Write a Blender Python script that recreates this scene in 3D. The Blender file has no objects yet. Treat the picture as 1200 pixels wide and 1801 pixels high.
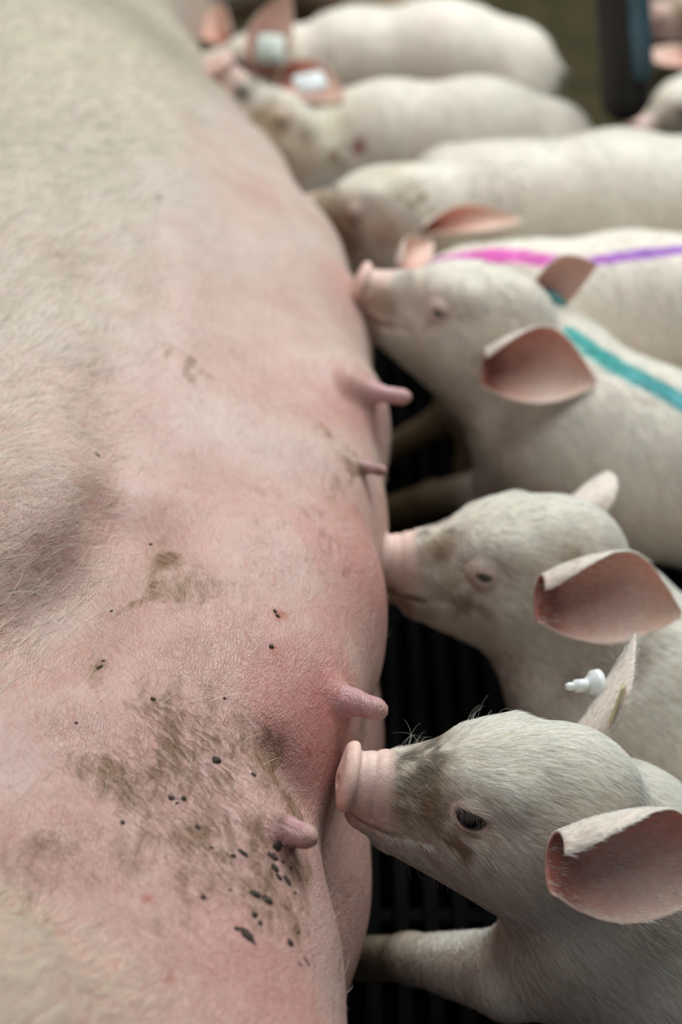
import bpy, math, time
import numpy as np
from mathutils import Vector, Matrix
T0 = time.time()
rng = np.random.default_rng(7)
F4 = np.float32

# ------------------------------------------------------------------ camera, world, lights, exposure
sc = bpy.context.scene
PITCH = math.radians(38.0); CAM_H = 0.85; FPX = 50.0 / 36.0 * 1801
cam_d = bpy.data.cameras.new('camera'); cam = bpy.data.objects.new('camera', cam_d); sc.collection.objects.link(cam)
cam.location = (0, 0, CAM_H); cam.rotation_euler = (math.pi / 2 - PITCH, 0, 0)
cam_d.sensor_fit = 'VERTICAL'; cam_d.sensor_height = 36.0; cam_d.lens = 50.0
cam_d.clip_start = 0.02; cam_d.clip_end = 50
cam_d.dof.use_dof = True; cam_d.dof.focus_distance = 0.715; cam_d.dof.aperture_fstop = 4.1
sc.camera = cam
w = bpy.data.worlds.new('world'); sc.world = w; w.use_nodes = True
bgn = w.node_tree.nodes['Background']; bgn.inputs[0].default_value = (0.80, 0.90, 1.0, 1); bgn.inputs[1].default_value = 0.15
def area(name, loc, target, size, power, col):
    l = bpy.data.lights.new(name, 'AREA'); l.shape = 'RECTANGLE'; l.size, l.size_y = size; l.energy = power; l.color = col
    o = bpy.data.objects.new(name, l); sc.collection.objects.link(o); o.location = loc
    o.rotation_euler = (Vector(target) - Vector(loc)).to_track_quat('-Z', 'Y').to_euler(); return o
area('barn_window_light', (0.7, 2.3, 2.3), (0.0, 0.9, 0.2), (1.8, 1.4), 76, (0.94, 1.0, 1.0))
area('barn_ceiling_light', (-0.2, 0.7, 2.7), (0.0, 0.8, 0.2), (1.4, 1.4), 21, (0.97, 1.0, 0.99))
sc.view_settings.view_transform = 'Standard'; sc.view_settings.look = 'None'
sc.view_settings.exposure = 0.12; sc.view_settings.gamma = 1.0; sc.view_settings.use_curve_mapping = False
sc.cycles.use_denoising = True
sc.cycles.max_bounces = 6; sc.cycles.diffuse_bounces = 3; sc.cycles.glossy_bounces = 2; sc.cycles.transmission_bounces = 2
sc.cycles.caustics_reflective = False; sc.cycles.caustics_refractive = False
sc.cycles_curves.shape = 'RIBBONS'

# ------------------------------------------------------------------ helpers: space
CR = np.array([1.0, 0, 0]); CU = np.array([0, math.sin(PITCH), math.cos(PITCH)]); CB = np.array([0, -math.cos(PITCH), math.sin(PITCH)])
CO = np.array([0, 0, CAM_H])
def P(px, py, D):
    return CO + CR * ((px - 600) / FPX * D) + CU * (-(py - 900.5) / FPX * D) - CB * D
def V(x, y, z):
    v = CR * x + CU * y + CB * z; return v / np.linalg.norm(v)
def nrm(v):
    v = np.asarray(v, float); return v / max(np.linalg.norm(v), 1e-12)
def nrows(a):
    return a / np.maximum(np.linalg.norm(a, axis=1, keepdims=True), 1e-12)

# ------------------------------------------------------------------ helpers: noise
_h = np.random.default_rng(3).random(4096).astype(F4)
_pm = np.random.default_rng(5).permutation(4096)
def vnoise(p):
    i = np.floor(p).astype(np.int64); f = p - i; f = f * f * (3 - 2 * f); out = 0
    for dx in (0, 1):
        for dy in (0, 1):
            for dz in (0, 1):
                hh = _h[(_pm[(_pm[(i[:, 0] + dx) & 4095] + i[:, 1] + dy) & 4095] + i[:, 2] + dz) & 4095]
                out = out + hh * (f[:, 0] if dx else 1 - f[:, 0]) * (f[:, 1] if dy else 1 - f[:, 1]) * (f[:, 2] if dz else 1 - f[:, 2])
    return out
def fbm(p, sc_, oct_=3):
    o = 0; a = 1; s = 0
    for k in range(oct_):
        o = o + a * vnoise(p * sc_ + 17.3 * k); s += a; a *= .5; sc_ *= 2.1
    return o / s
def sstep(a, b, x):
    t = np.clip((x - a) / (b - a), 0, 1); return t * t * (3 - 2 * t)

# ------------------------------------------------------------------ helpers: implicit shapes
def rcone(p, a, b, ra, rb):
    a = np.asarray(a, F4); b = np.asarray(b, F4); ba = b - a; pa = p - a
    h = np.clip((pa @ ba) / max(float(ba @ ba), 1e-12), 0, 1)
    d = pa - h[:, None] * ba
    return np.sqrt((d * d).sum(1)) - (ra + (rb - ra) * h)
def ell(p, c, r, M=None):
    q = p - np.asarray(c, F4)
    if M is not None: q = q @ np.asarray(M, F4).T
    r = np.asarray(r, F4); k0 = np.sqrt(((q / r) ** 2).sum(1)); k1 = np.sqrt(((q / (r * r)) ** 2).sum(1))
    return k0 * (k0 - 1) / np.maximum(k1, 1e-6)
def smin(a, b, k):
    h = np.maximum(k - np.abs(a - b), 0) / k; return np.minimum(a, b) - h * h * k * .25
def smax(a, b, k): return -smin(-a, -b, k)

def polygonise(f, xs, ys, zs, step=4):
    xs, ys, zs = [np.asarray(v, F4) for v in (xs, ys, zs)]
    nx, ny, nz = len(xs), len(ys), len(zs)
    ci, cj, ck = [np.unique(np.append(np.arange(0, n, step), n - 1)) for n in (nx, ny, nz)]
    g = np.stack(np.meshgrid(xs[ci], ys[cj], zs[ck], indexing='ij'), -1).reshape(-1, 3)
    c = f(g).reshape(len(ci), len(cj), len(ck))
    # block is active when any of its corners is closer than the block's own size
    hx = np.maximum.reduce([np.diff(xs[ci])]).max(); hy = np.diff(ys[cj]).max(); hz = np.diff(zs[ck]).max()
    dx, dy, dz = np.diff(xs[ci]), np.diff(ys[cj]), np.diff(zs[ck])
    diag = np.sqrt(dx[:, None, None] ** 2 + dy[None, :, None] ** 2 + dz[None, None, :] ** 2)
    mn = None; sg = None
    for a in (0, 1):
        for b in (0, 1):
            for e in (0, 1):
                q = c[a:len(ci) - 1 + a, b:len(cj) - 1 + b, e:len(ck) - 1 + e]
                mn = np.abs(q) if mn is None else np.minimum(mn, np.abs(q)); sg = q if sg is None else sg
    act = mn < diag * 1.05
    ix = np.minimum(np.searchsorted(ci, np.arange(nx), 'right') - 1, len(ci) - 2)
    iy = np.minimum(np.searchsorted(cj, np.arange(ny), 'right') - 1, len(cj) - 2)
    iz = np.minimum(np.searchsorted(ck, np.arange(nz), 'right') - 1, len(ck) - 2)
    act2 = act.copy()
    act2[1:] |= act[:-1]; act2[:, 1:] |= act[:, :-1]; act2[:, :, 1:] |= act[:, :, :-1]; a3 = act2.copy()
    a3[1:] |= act2[:-1]; a3[:, 1:] |= act2[:, :-1]; a3[:, :, 1:] |= act2[:, :, :-1]
    m = a3[np.ix_(ix, iy, iz)]
    Vv = sg[np.ix_(ix, iy, iz)].astype(F4).copy()
    idx = np.argwhere(m)
    for s in range(0, len(idx), 400000):
        q = idx[s:s + 400000]
        Vv[q[:, 0], q[:, 1], q[:, 2]] = f(np.stack([xs[q[:, 0]], ys[q[:, 1]], zs[q[:, 2]]], 1))
    ins = Vv < 0
    cnt = np.zeros((nx - 1, ny - 1, nz - 1), np.int8)
    for a in (0, 1):
        for b in (0, 1):
            for e in (0, 1): cnt += ins[a:nx - 1 + a, b:ny - 1 + b, e:nz - 1 + e]
    cell = (cnt > 0) & (cnt < 8); cid = np.argwhere(cell); vid = np.full(cell.shape, -1, np.int32); vid[cell] = np.arange(len(cid))
    acc = np.zeros((len(cid), 3)); n = np.zeros(len(cid)); ax = [xs, ys, zs]
    for d in range(3):
        o = [k for k in range(3) if k != d]
        for s in (0, 1):
            for t in (0, 1):
                i0 = cid.copy(); i0[:, o[0]] += s; i0[:, o[1]] += t; i1 = i0.copy(); i1[:, d] += 1
                v0 = Vv[i0[:, 0], i0[:, 1], i0[:, 2]]; v1 = Vv[i1[:, 0], i1[:, 1], i1[:, 2]]
                x = (v0 < 0) != (v1 < 0); tt = np.where(x, v0 / np.where(v0 - v1 == 0, 1, v0 - v1), 0)
                pt = np.stack([ax[k][i0[:, k]] for k in range(3)], 1).astype(float)
                pt[:, d] += tt * (ax[d][i1[:, d]] - ax[d][i0[:, d]])
                acc += pt * x[:, None]; n += x
    vs = acc / np.maximum(n, 1)[:, None]
    faces = []
    for d in range(3):
        o = [(d + 1) % 3, (d + 2) % 3]
        A = ins.take(range(0, ins.shape[d] - 1), d); B = ins.take(range(1, ins.shape[d]), d)
        e = np.argwhere(A != B); e = e[(e[:, o[0]] > 0) & (e[:, o[1]] > 0) & (e[:, o[0]] < ins.shape[o[0]] - 1) & (e[:, o[1]] < ins.shape[o[1]] - 1)]
        flip = ~ins[e[:, 0], e[:, 1], e[:, 2]]
        q = []
        for (s, t) in ((0, 0), (-1, 0), (-1, -1), (0, -1)):
            k = e.copy(); k[:, o[0]] += s; k[:, o[1]] += t; q.append(vid[k[:, 0], k[:, 1], k[:, 2]])
        q = np.stack(q, 1); q[flip] = q[flip][:, ::-1]; faces.append(q)
    fc = np.concatenate(faces); fc = fc[(fc >= 0).all(1)]
    return vs, fc
def grad(f, p, e=4e-4):
    g = np.zeros((len(p), 3)); p = p.astype(F4)
    for k in range(3):
        o = np.zeros(3, F4); o[k] = e; g[:, k] = (f(p + o) - f(p - o)) / (2 * e)
    return g
def project(f, vs, n=2):
    for _ in range(n):
        g = grad(f, vs); d = f(vs.astype(F4)); l = (g * g).sum(1)
        st = -(d / np.maximum(l, .15))[:, None] * g
        L = np.linalg.norm(st, axis=1, keepdims=True); vs = vs + st * np.minimum(1, .003 / np.maximum(L, 1e-9))
    return vs
def march(f, px, py, t0=.3, t1=3.0):
    o = CO; d = P(px, py, 1.0) - CO; dl = np.linalg.norm(d); t = t0
    for _ in range(300):
        s = float(f(np.array([o + d * t], F4))[0])
        if s < 2e-4 or t > t1: break
        t += max(s, 3e-4) / dl * .7
    return o + d * t
def graded(lo, hi, fa, fb, fine, coarse):
    """coordinates from lo to hi: 'fine' steps inside fa..fb, growing to 'coarse' outside"""
    a = [fa]; s = fine
    while a[-1] > lo: s = min(s * 1.06, coarse); a.append(a[-1] - s)
    b = list(np.arange(fa, fb, fine)); s = fine; c = [b[-1] + fine]
    while c[-1] < hi: s = min(s * 1.06, coarse); c.append(c[-1] + s)
    return np.array(sorted(a[1:]) + b + c)

# ------------------------------------------------------------------ helpers: meshes, materials
def link(name, data, parent=None):
    o = bpy.data.objects.new(name, data); sc.collection.objects.link(o)
    if parent is not None: o.parent = parent
    return o
def mesh(name, vs, fc, mat, parent=None, cols=None, smooth=True):
    me = bpy.data.meshes.new(name)
    vs = np.asarray(vs, F4); me.vertices.add(len(vs)); me.vertices.foreach_set('co', vs.ravel())
    if isinstance(fc, np.ndarray):
        n = fc.shape[1]; me.loops.add(fc.size); me.loops.foreach_set('vertex_index', fc.astype(np.int32).ravel())
        me.polygons.add(len(fc)); me.polygons.foreach_set('loop_start', np.arange(0, fc.size, n, dtype=np.int32))
    else:
        tot = np.array([len(q) for q in fc]); me.loops.add(int(tot.sum())); me.loops.foreach_set('vertex_index', np.concatenate([np.array(q) for q in fc]).astype(np.int32))
        me.polygons.add(len(fc)); me.polygons.foreach_set('loop_start', np.concatenate([[0], np.cumsum(tot)[:-1]]).astype(np.int32))
    me.update(calc_edges=True); me.validate()
    if smooth: me.polygons.foreach_set('use_smooth', np.ones(len(me.polygons), bool))
    if cols is not None:
        at = me.color_attributes.new('col', 'FLOAT_COLOR', 'POINT'); c = np.ones((len(vs), 4), F4); c[:, :cols.shape[1]] = cols; at.data.foreach_set('color', c.ravel())
    me.materials.append(mat)
    return link(name, me, parent)
def newmat(name):
    m = bpy.data.materials.new(name); m.use_nodes = True; nt = m.node_tree; b = nt.nodes['Principled BSDF']; return m, nt, b
def N(nt, typ, **kw):
    n = nt.nodes.new(typ)
    for k, v in kw.items():
        if k.startswith('i_'): n.inputs[k[2:].replace('_', ' ')].default_value = v
        else: setattr(n, k, v)
    return n
def plain(name, col, rough=.5, metal=0, noise=0, nscale=200, bump=0):
    m, nt, b = newmat(name); b.inputs['Base Color'].default_value = (*col, 1); b.inputs['Roughness'].default_value = rough; b.inputs['Metallic'].default_value = metal
    tc = N(nt, 'ShaderNodeTexCoord'); nz = N(nt, 'ShaderNodeTexNoise', i_Scale=nscale, i_Detail=4.0); nt.links.new(tc.outputs['Object'], nz.inputs['Vector'])
    mx = N(nt, 'ShaderNodeMix', data_type='RGBA', blend_type='MULTIPLY'); mx.inputs[0].default_value = noise
    mx.inputs[6].default_value = (*col, 1); nt.links.new(nz.outputs['Fac'], mx.inputs[7]); nt.links.new(mx.outputs[2], b.inputs['Base Color'])
    if bump:
        bp = N(nt, 'ShaderNodeBump', i_Strength=1.0, i_Distance=bump); nt.links.new(nz.outputs['Fac'], bp.inputs['Height']); nt.links.new(bp.outputs[0], b.inputs['Normal'])
    return m
def skin(name, rough, sss, bscale, bdist, mottle):
    m, nt, b = newmat(name); L = nt.links.new
    at = N(nt, 'ShaderNodeAttribute', attribute_name='col'); tc = N(nt, 'ShaderNodeTexCoord')
    nz = N(nt, 'ShaderNodeTexNoise', i_Scale=260.0, i_Detail=3.0); L(tc.outputs['Object'], nz.inputs['Vector'])
    mr = N(nt, 'ShaderNodeMapRange'); mr.inputs[1].default_value = .3; mr.inputs[2].default_value = .7; mr.inputs[3].default_value = 1 - mottle; mr.inputs[4].default_value = 1 + mottle * .5
    L(nz.outputs['Fac'], mr.inputs[0])
    mx = N(nt, 'ShaderNodeMix', data_type='RGBA', blend_type='MULTIPLY'); mx.inputs[0].default_value = 1
    L(at.outputs['Color'], mx.inputs[6]); L(mr.outputs[0], mx.inputs[7]); L(mx.outputs[2], b.inputs['Base Color'])
    n2 = N(nt, 'ShaderNodeTexNoise', i_Scale=bscale, i_Detail=3.0); L(tc.outputs['Object'], n2.inputs['Vector'])
    bp = N(nt, 'ShaderNodeBump', i_Strength=1.0, i_Distance=bdist); L(n2.outputs['Fac'], bp.inputs['Height']); L(bp.outputs[0], b.inputs['Normal'])
    b.inputs['Roughness'].default_value = rough; b.inputs['Subsurface Weight'].default_value = sss
    b.inputs['Subsurface Radius'].default_value = (1, .35, .2); b.inputs['Subsurface Scale'].default_value = .004
    b.inputs['Specular IOR Level'].default_value = .35
    return m
M_piglet = skin('piglet_skin', .5, .25, 900, .00025, .12)
def hairmat(name, rough=.45):
    m, nt, b = newmat(name); at = N(nt, 'ShaderNodeAttribute', attribute_name='tint'); nt.links.new(at.outputs['Color'], b.inputs['Base Color'])
    b.inputs['Roughness'].default_value = rough; b.inputs['Specular IOR Level'].default_value = .3
    sn_ = N(nt, 'ShaderNodeAttribute', attribute_name='rootnormal'); nt.links.new(sn_.outputs['Vector'], b.inputs['Normal'])
    tr = N(nt, 'ShaderNodeBsdfTranslucent'); nt.links.new(at.outputs['Color'], tr.inputs[0]); ms = N(nt, 'ShaderNodeMixShader'); ms.inputs[0].default_value = .18
    nt.links.new(b.outputs[0], ms.inputs[1]); nt.links.new(tr.outputs[0], ms.inputs[2]); nt.links.new(ms.outputs[0], nt.nodes['Material Output'].inputs[0]); return m
M_fur = hairmat('fur_strands')
M_eye = plain('wet_dark_eye', (.008, .009, .012), .04)
M_tagwhite = plain('white_tag_plastic', (.82, .84, .82), .35, noise=.15, nscale=90)
M_tagtan = plain('worn_tag_plastic', (.62, .50, .30), .5, noise=.4, nscale=160)
M_teal = plain('teal_tag_plastic', (.18, .50, .47), .35, noise=.2)
M_crumb = plain('dried_dung', (.05, .026, .013), .75, noise=.7, nscale=700, bump=.0004)

def add_hair(name, roots, dirs, nors, length, rad, tint, parent, mat, pts=5, droop=.6, curl=.12):
    """one Curves object: strands that leave along nors and lie over along dirs"""
    n = len(roots); hc = bpy.data.hair_curves.new(name); hc.add_curves([pts] * n)
    t = np.linspace(0, 1, pts)[None, :, None]
    length = np.broadcast_to(np.asarray(length, float), (n,))[:, None, None]
    side = np.cross(dirs, nors); ph = rng.normal(0, 1, (n, 1, 1))
    pos = roots[:, None, :] + length * (t * dirs[:, None, :] * droop + (t - t * t * .55) * nors[:, None, :] * (1 - droop) * 1.25 + side[:, None, :] * ph * curl * t * t)
    hc.attributes['position'].data.foreach_set('vector', pos.astype(F4).ravel()) if 'position' in hc.attributes else None
    ra = hc.attributes.get('radius') or hc.attributes.new('radius', 'FLOAT', 'POINT')
    rr = np.broadcast_to(np.asarray(rad, float).reshape(-1, 1), (n, 1)) * (1 - .8 * np.linspace(0, 1, pts)[None, :] ** 1.5); ra.data.foreach_set('value', rr.astype(F4).ravel())
    ta = hc.attributes.new('tint', 'FLOAT_COLOR', 'CURVE'); c = np.ones((n, 4), F4); c[:, :3] = tint; ta.data.foreach_set('color', c.ravel())
    na = hc.attributes.new('rootnormal', 'FLOAT_VECTOR', 'CURVE'); na.data.foreach_set('vector', nrows(nors + .35 * side * rng.normal(0, 1, (n, 1))).astype(F4).ravel())
    hc.materials.append(mat); return link(name, hc, parent)
def scatter(vs, fc, n, dens=None):
    tri = np.concatenate([fc[:, [0, 1, 2]], fc[:, [0, 2, 3]]])
    a, b, c = vs[tri[:, 0]], vs[tri[:, 1]], vs[tri[:, 2]]; cr = np.cross(b - a, c - a); A = np.linalg.norm(cr, axis=1)
    nr = cr / np.maximum(A, 1e-14)[:, None]; ctr = (a + b + c) / 3; vw = nrows(CO - ctr)
    wgt = A * sstep(-.75, -.15, (nr * vw).sum(1))
    if dens is not None: wgt = wgt * dens[tri].mean(1)
    k = rng.choice(len(tri), n, p=wgt / wgt.sum()); u = np.sqrt(rng.random(n)); v = rng.random(n)
    w0, w1, w2 = 1 - u, u * (1 - v), u * v
    return a[k] * w0[:, None] + b[k] * w1[:, None] + c[k] * w2[:, None], tri[k], np.stack([w0, w1, w2], 1)
def interp(attr, tri, w):
    return sum(attr[tri[:, k]] * (w[:, k:k + 1] if attr.ndim > 1 else w[:, k]) for k in range(3))
def tag(o, label=None, cat=None, group=None, kind=None):
    for k, v in (('label', label), ('category', cat), ('group', group), ('kind', kind)):
        if v: o[k] = v
    return o

# ------------------------------------------------------------------ the setting
def boxes_mesh(name, boxes, mat, parent=None, bev=0):
    vs = []; fc = []
    for (x0, y0, z0, x1, y1, z1) in boxes:
        k = len(vs); vs += [(x, y, z) for x in (x0, x1) for y in (y0, y1) for z in (z0, z1)]
        fc += [[k + i for i in q] for q in ((0, 1, 3, 2), (4, 6, 7, 5), (0, 4, 5, 1), (2, 3, 7, 6), (0, 2, 6, 4), (1, 5, 7, 3))]
    o = mesh(name, np.array(vs), np.array(fc), mat, parent, smooth=False)
    if bev:
        b = o.modifiers.new('bevel', 'BEVEL'); b.width = bev; b.segments = 2
    return o
M_slat = plain('black_slat_floor', (.005, .005, .005), .8, noise=.6, nscale=40, bump=.001)
M_solid = plain('dirty_olive_concrete', (.085, .070, .032), .7, noise=.8, nscale=14, bump=.002)
M_pit = plain('pit_bottom', (.003, .003, .003), .9)
slats = [(x, -.6, -.022, x + .011, 1.52, 0.0) for x in np.arange(-1.6, 1.6, .021)]
slats += [(-1.6, y, -.03, 1.6, y + .012, -.006) for y in np.arange(-.5, 1.5, .16)]
tag(boxes_mesh('floor', slats, M_slat, bev=.0015), kind='structure')
tag(boxes_mesh('floor_back', [(-4.2, 1.522, -.06, 4.6, 9.5, 0.0)], M_solid), kind='structure')
tag(boxes_mesh('floor_pit', [(-2.2, -1.2, -.34, 2.6, 1.56, -.30), (-2.2, 1.53, -.30, 2.6, 1.56, -.061), (-2.2, -1.2, -.30, -2.17, 1.53, -.03), (2.57, -1.2, -.30, 2.6, 1.53, -.03)], M_pit), kind='structure')

for m_ in (M_slat, M_pit, M_solid): m_.node_tree.nodes['Principled BSDF'].inputs['Specular IOR Level'].default_value = .06
# crate with the hanging finger bar
def tube(path, rads, seg=20, cap=True):
    path = np.asarray(path, float); n = len(path); vs = []; fc = []
    tg = nrows(np.gradient(path, axis=0)); ref = np.array([0, 0, 1.0]) if abs(tg[0][2]) < .8 else np.array([1.0, 0, 0])
    for i in range(n):
        a = nrm(np.cross(tg[i], ref)); b = np.cross(tg[i], a); r = rads[i] if np.ndim(rads) else rads
        for k in range(seg):
            th = 2 * math.pi * k / seg; vs.append(path[i] + r * (math.cos(th) * a + math.sin(th) * b))
    for i in range(n - 1):
        for k in range(seg): fc.append([i * seg + k, i * seg + (k + 1) % seg, (i + 1) * seg + (k + 1) % seg, (i + 1) * seg + k])
    if cap:
        fc.append(list(range(seg))[::-1]); fc.append([(n - 1) * seg + k for k in range(seg)])
    return np.array(vs), fc
def round_end(path, r, m=6):
    """path whose last end closes as a dome"""
    p = [np.asarray(q, float) for q in path]; d = nrm(p[-1] - p[-2]); rr = [r] * len(p); e = p[-1]
    for k in range(1, m + 1):
        a = k / m * math.pi / 2; p.append(e + d * r * math.sin(a)); rr.append(max(r * math.cos(a), r * .03))
    return p, rr
M_iron = plain('dark_worn_steel', (.030, .026, .024), .55, metal=.3, noise=.6, nscale=60, bump=.0006)
M_blue = plain('chipped_blue_paint', (.10, .22, .30), .5, noise=.85, nscale=38, bump=.0008)
BD = 1.60
bot = P(1103, 212, BD); topb = P(1060, -420, BD - .22)
path = [topb + (bot - topb) * t for t in np.linspace(0, 1, 14)]
crate = link('farrowing_crate', None); crate.location = (0, 0, 0)
tag(crate, 'dark steel crate bar with chipped blue paint hanging above the piglets top right', 'crate')
pp, rr = round_end(path[:-1] + [bot - nrm(bot - topb) * .026], .026)
rr = [r * (.92 + .10 * math.sin(min(i, 14) / 14 * 1.6)) for i, r in enumerate(rr)]
v_, f_ = tube(pp, rr, 28); mesh('finger_bar', v_, f_, M_iron, crate)
off = CR * .016 + CB * .018
bp_ = [q + off * (1 - .15 * (i / 13.0)) for i, q in enumerate(path[:-2])]
pb, rb = round_end(bp_, .0155); v_, f_ = tube(pb, rb, 20); mesh('painted_stay', v_, f_, M_blue, crate)
v_, f_ = tube([(topb[0] - 1.25, topb[1], topb[2]), (topb[0], topb[1], topb[2]), (topb[0] + .9, topb[1], topb[2])], .022, 24); mesh('top_rail', v_, f_, M_iron, crate)
v_, f_ = tube([(topb[0] + .88, topb[1], topb[2]), (topb[0] + .88, topb[1], 0.0)], .022, 24); mesh('post', v_, f_, M_iron, crate)
v_, f_ = tube([(topb[0] - 1.23, topb[1], topb[2]), (topb[0] - 1.23, topb[1], 0.0)], .022, 24); mesh('post', v_, f_, M_iron, crate)

# ------------------------------------------------------------------ the sow
ST = np.array([  # y, right edge x, rx, cz, rz
    [-.40, -.22, .22, .20, .16], [-.1, -.10, .32, .20, .20], [.15, -.055, .34, .205, .205], [.30, -.030, .34, .205, .205], [.45, -.045, .335, .205, .205], [.60, -.022, .33, .21, .21],
    [.80, -.008, .33, .21, .215], [1.06, -.022, .32, .21, .215], [1.28, -.085, .30, .21, .212], [1.61, -.185, .28, .205, .205], [1.85, -.275, .26, .20, .195],
    [2.10, -.37, .22, .19, .175], [2.35, -.47, .17, .18, .14]])
def st(y, k): return np.interp(y, ST[:, 0], ST[:, k]).astype(F4)
_yy = np.linspace(-.4, 2.35, 400); _tab = np.stack([np.convolve(np.pad(st(_yy, k), 14, 'edge'), np.hanning(31)[1:-1] / np.hanning(31)[1:-1].sum(), 'valid') for k in range(1, 5)], 1)
def stt(y, k): return np.interp(y, _yy, _tab[:, k - 1]).astype(F4)
RIDGE = [  # upper udder ridge: world x of outermost, y, z, radius
    (-.012, .16, .255, .06), (-.006, .30, .26, .055), (-.018, .40, .265, .05), (-.034, .475, .27, .046), (-.014, .545, .275, .05), (.010, .62, .27, .055), (.016, .74, .26, .055), (.020, .86, .25, .055), (.010, 1.0, .25, .055), (-.010, 1.12, .245, .05), (-.062, 1.28, .24, .05), (-.17, 1.6, .23, .045)]
LOWER = [(-.03, .2, .13, .06), (-.02, .4, .14, .06), (.004, .52, .155, .06), (.014, .64, .155, .06), (.02, .8, .15, .06), (.0, 1.05, .14, .06), (-.08, 1.3, .13, .05)]
BUMPS = []    # (point, radius, amplitude)
TEATS = []    # (base, dir, length, r)
def sow_base(p):
    y = p[:, 1]; xe, rx, cz, rz = stt(y, 1), stt(y, 2), stt(y, 3), stt(y, 4)
    qx = (p[:, 0] - (xe - rx)) / rx; qz = (p[:, 2] - cz) / rz
    e = 2.25; k = (np.abs(qx) ** e + np.abs(qz) ** e) ** (1 / e)
    d = (k - 1) * np.minimum(rz, rx) * .97
    d = np.maximum(d, np.abs(y - .95) - 1.35)
    r = None
    for T in (RIDGE, LOWER):
        for a, b in zip(T[:-1], T[1:]):
            q = rcone(p, (a[0] - a[3], a[1], a[2]), (b[0] - b[3], b[1], b[2]), a[3], b[3]); r = q if r is None else smin(r, q, .03)
    d = smin(d, r, .07)
    d = smin(d, rcone(p, (-.17, .27, .32), (-.12, .05, .32), .10, .10), .025)                # the upper thigh, nearest the camera
    d = smin(d, rcone(p, (-.16, -.12, .22), (.16, -.25, .12), .10, .05), .05)        # hind leg, below the frame
    d = smin(d, ell(p, (-.34, 1.85, .22), (.17, .30, .21)), .05)                     # shoulder
    d = smin(d, rcone(p, (-.30, 1.95, .26), (-.06, 2.22, .15), .085, .055), .06)      # foreleg reaching right
    d = smin(d, rcone(p, (-.06, 2.22, .15), (.16, 2.16, .09), .055, .045), .03)
    d = smin(d, rcone(p, (-.50, 2.3, .18), (-.52, 2.75, .16), .16, .10), .08)        # neck and head, out of frame
    return d
def sow(p):
    d = sow_base(p)
    for c, r, a in BUMPS:
        q = p - np.asarray(c, F4); q2 = (q * q).sum(1); m = q2 < (r * 3) ** 2
        if m.any(): d[m] -= (a * np.exp(-q2[m] / (r * r))).astype(F4)
    for (b, dr, L, r, flare) in TEATS:
        q = p - np.asarray(b, F4); m = (q * q).sum(1) < .09 ** 2
        if not m.any(): continue
        pm = p[m]; b = np.asarray(b); e = b + dr * L
        t = rcone(pm, b - dr * .01, b + dr * L * .35, r * flare, r * 1.06)
        t = smin(t, rcone(pm, b + dr * L * .3, e, r * 1.0, r * .92), .003)
        t = smin(t, rcone(pm, e, e + dr * r * .55, r * .62, r * .50), .003)
        al = (pm - b) @ dr
        t = t + .0005 * np.exp(-((al - L * .62) / .0010) ** 2) + .0006 * np.exp(-((al - L * .12) / .0011) ** 2)      # ring creases
        d[m] = smin(d[m], t, .006)
    return d
# gland mounds and teats, seated on the belly surface
def on(px, py): return march(sow_base, px, py)
MOUND = [(566, 1215, .045, .012), (470, 1440, .03, .008), (628, 690, .04, .012), (628, 985, .04, .008), (600, 830, .03, .004), (340, 1300, .06, .006), (470, 1700, .06, .008), (520, 1000, .06, .004)]
for (x, y, r, a) in MOUND: BUMPS.append((on(x, y), r, a))
# shallow hollows: fold below the flank and behind the thigh
for (x, y) in ((215, 930), (180, 985), (130, 1040), (85, 1085), (35, 1130)): BUMPS.append((on(x, y), .026, -.012))
for (x, y) in ((60, 1560), (120, 1650), (190, 1760)): BUMPS.append((on(x, y), .022, -.004))
for t in np.linspace(0, 1, 8): BUMPS.append((on(225 - 20 * t, 330 + 560 * t), .026, -.009))
for t in np.linspace(0, 1, 7): BUMPS.append((on(120 + 60 * t, 60 + 420 * t), .032, -.012))
for (x, y) in ((470, 1330), (500, 1380), (525, 1425)): BUMPS.append((on(x, y), .014, -.006))
for (x, y) in ((90, 880), (60, 940), (150, 830)): BUMPS.append((on(x, y), .045, .006))
def teat(px, py, cdir, L, r, flare=1.5):
    b = march(lambda q: sow(q), px, py); TEATS.append((b, V(*cdir), L, r, flare))
teat(602, 1230, (.9, -.22, .30), .0185, .0066)
teat(489, 1458, (.80, -.12, .42), .0140, .0064, 1.35)
teat(640, 688, (1, -.16, .15), .027, .0060, 2.7)
teat(628, 818, (1, -.22, .2), .016, .0038, 1.4)
xs = graded(-.72, .35, -.30, .06, .0028, .010); ys = graded(-.42, 2.75, .30, .78, .0026, .009); zs = graded(-.02, .52, .16, .44, .0028, .008)
vs, fc = polygonise(sow, xs, ys, zs)
vs = project(sow, vs, 2); sn = nrows(grad(sow, vs)); vs[:, 2] = np.maximum(vs[:, 2], .001)
print('sow', len(vs), round(time.time() - T0, 1))
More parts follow.
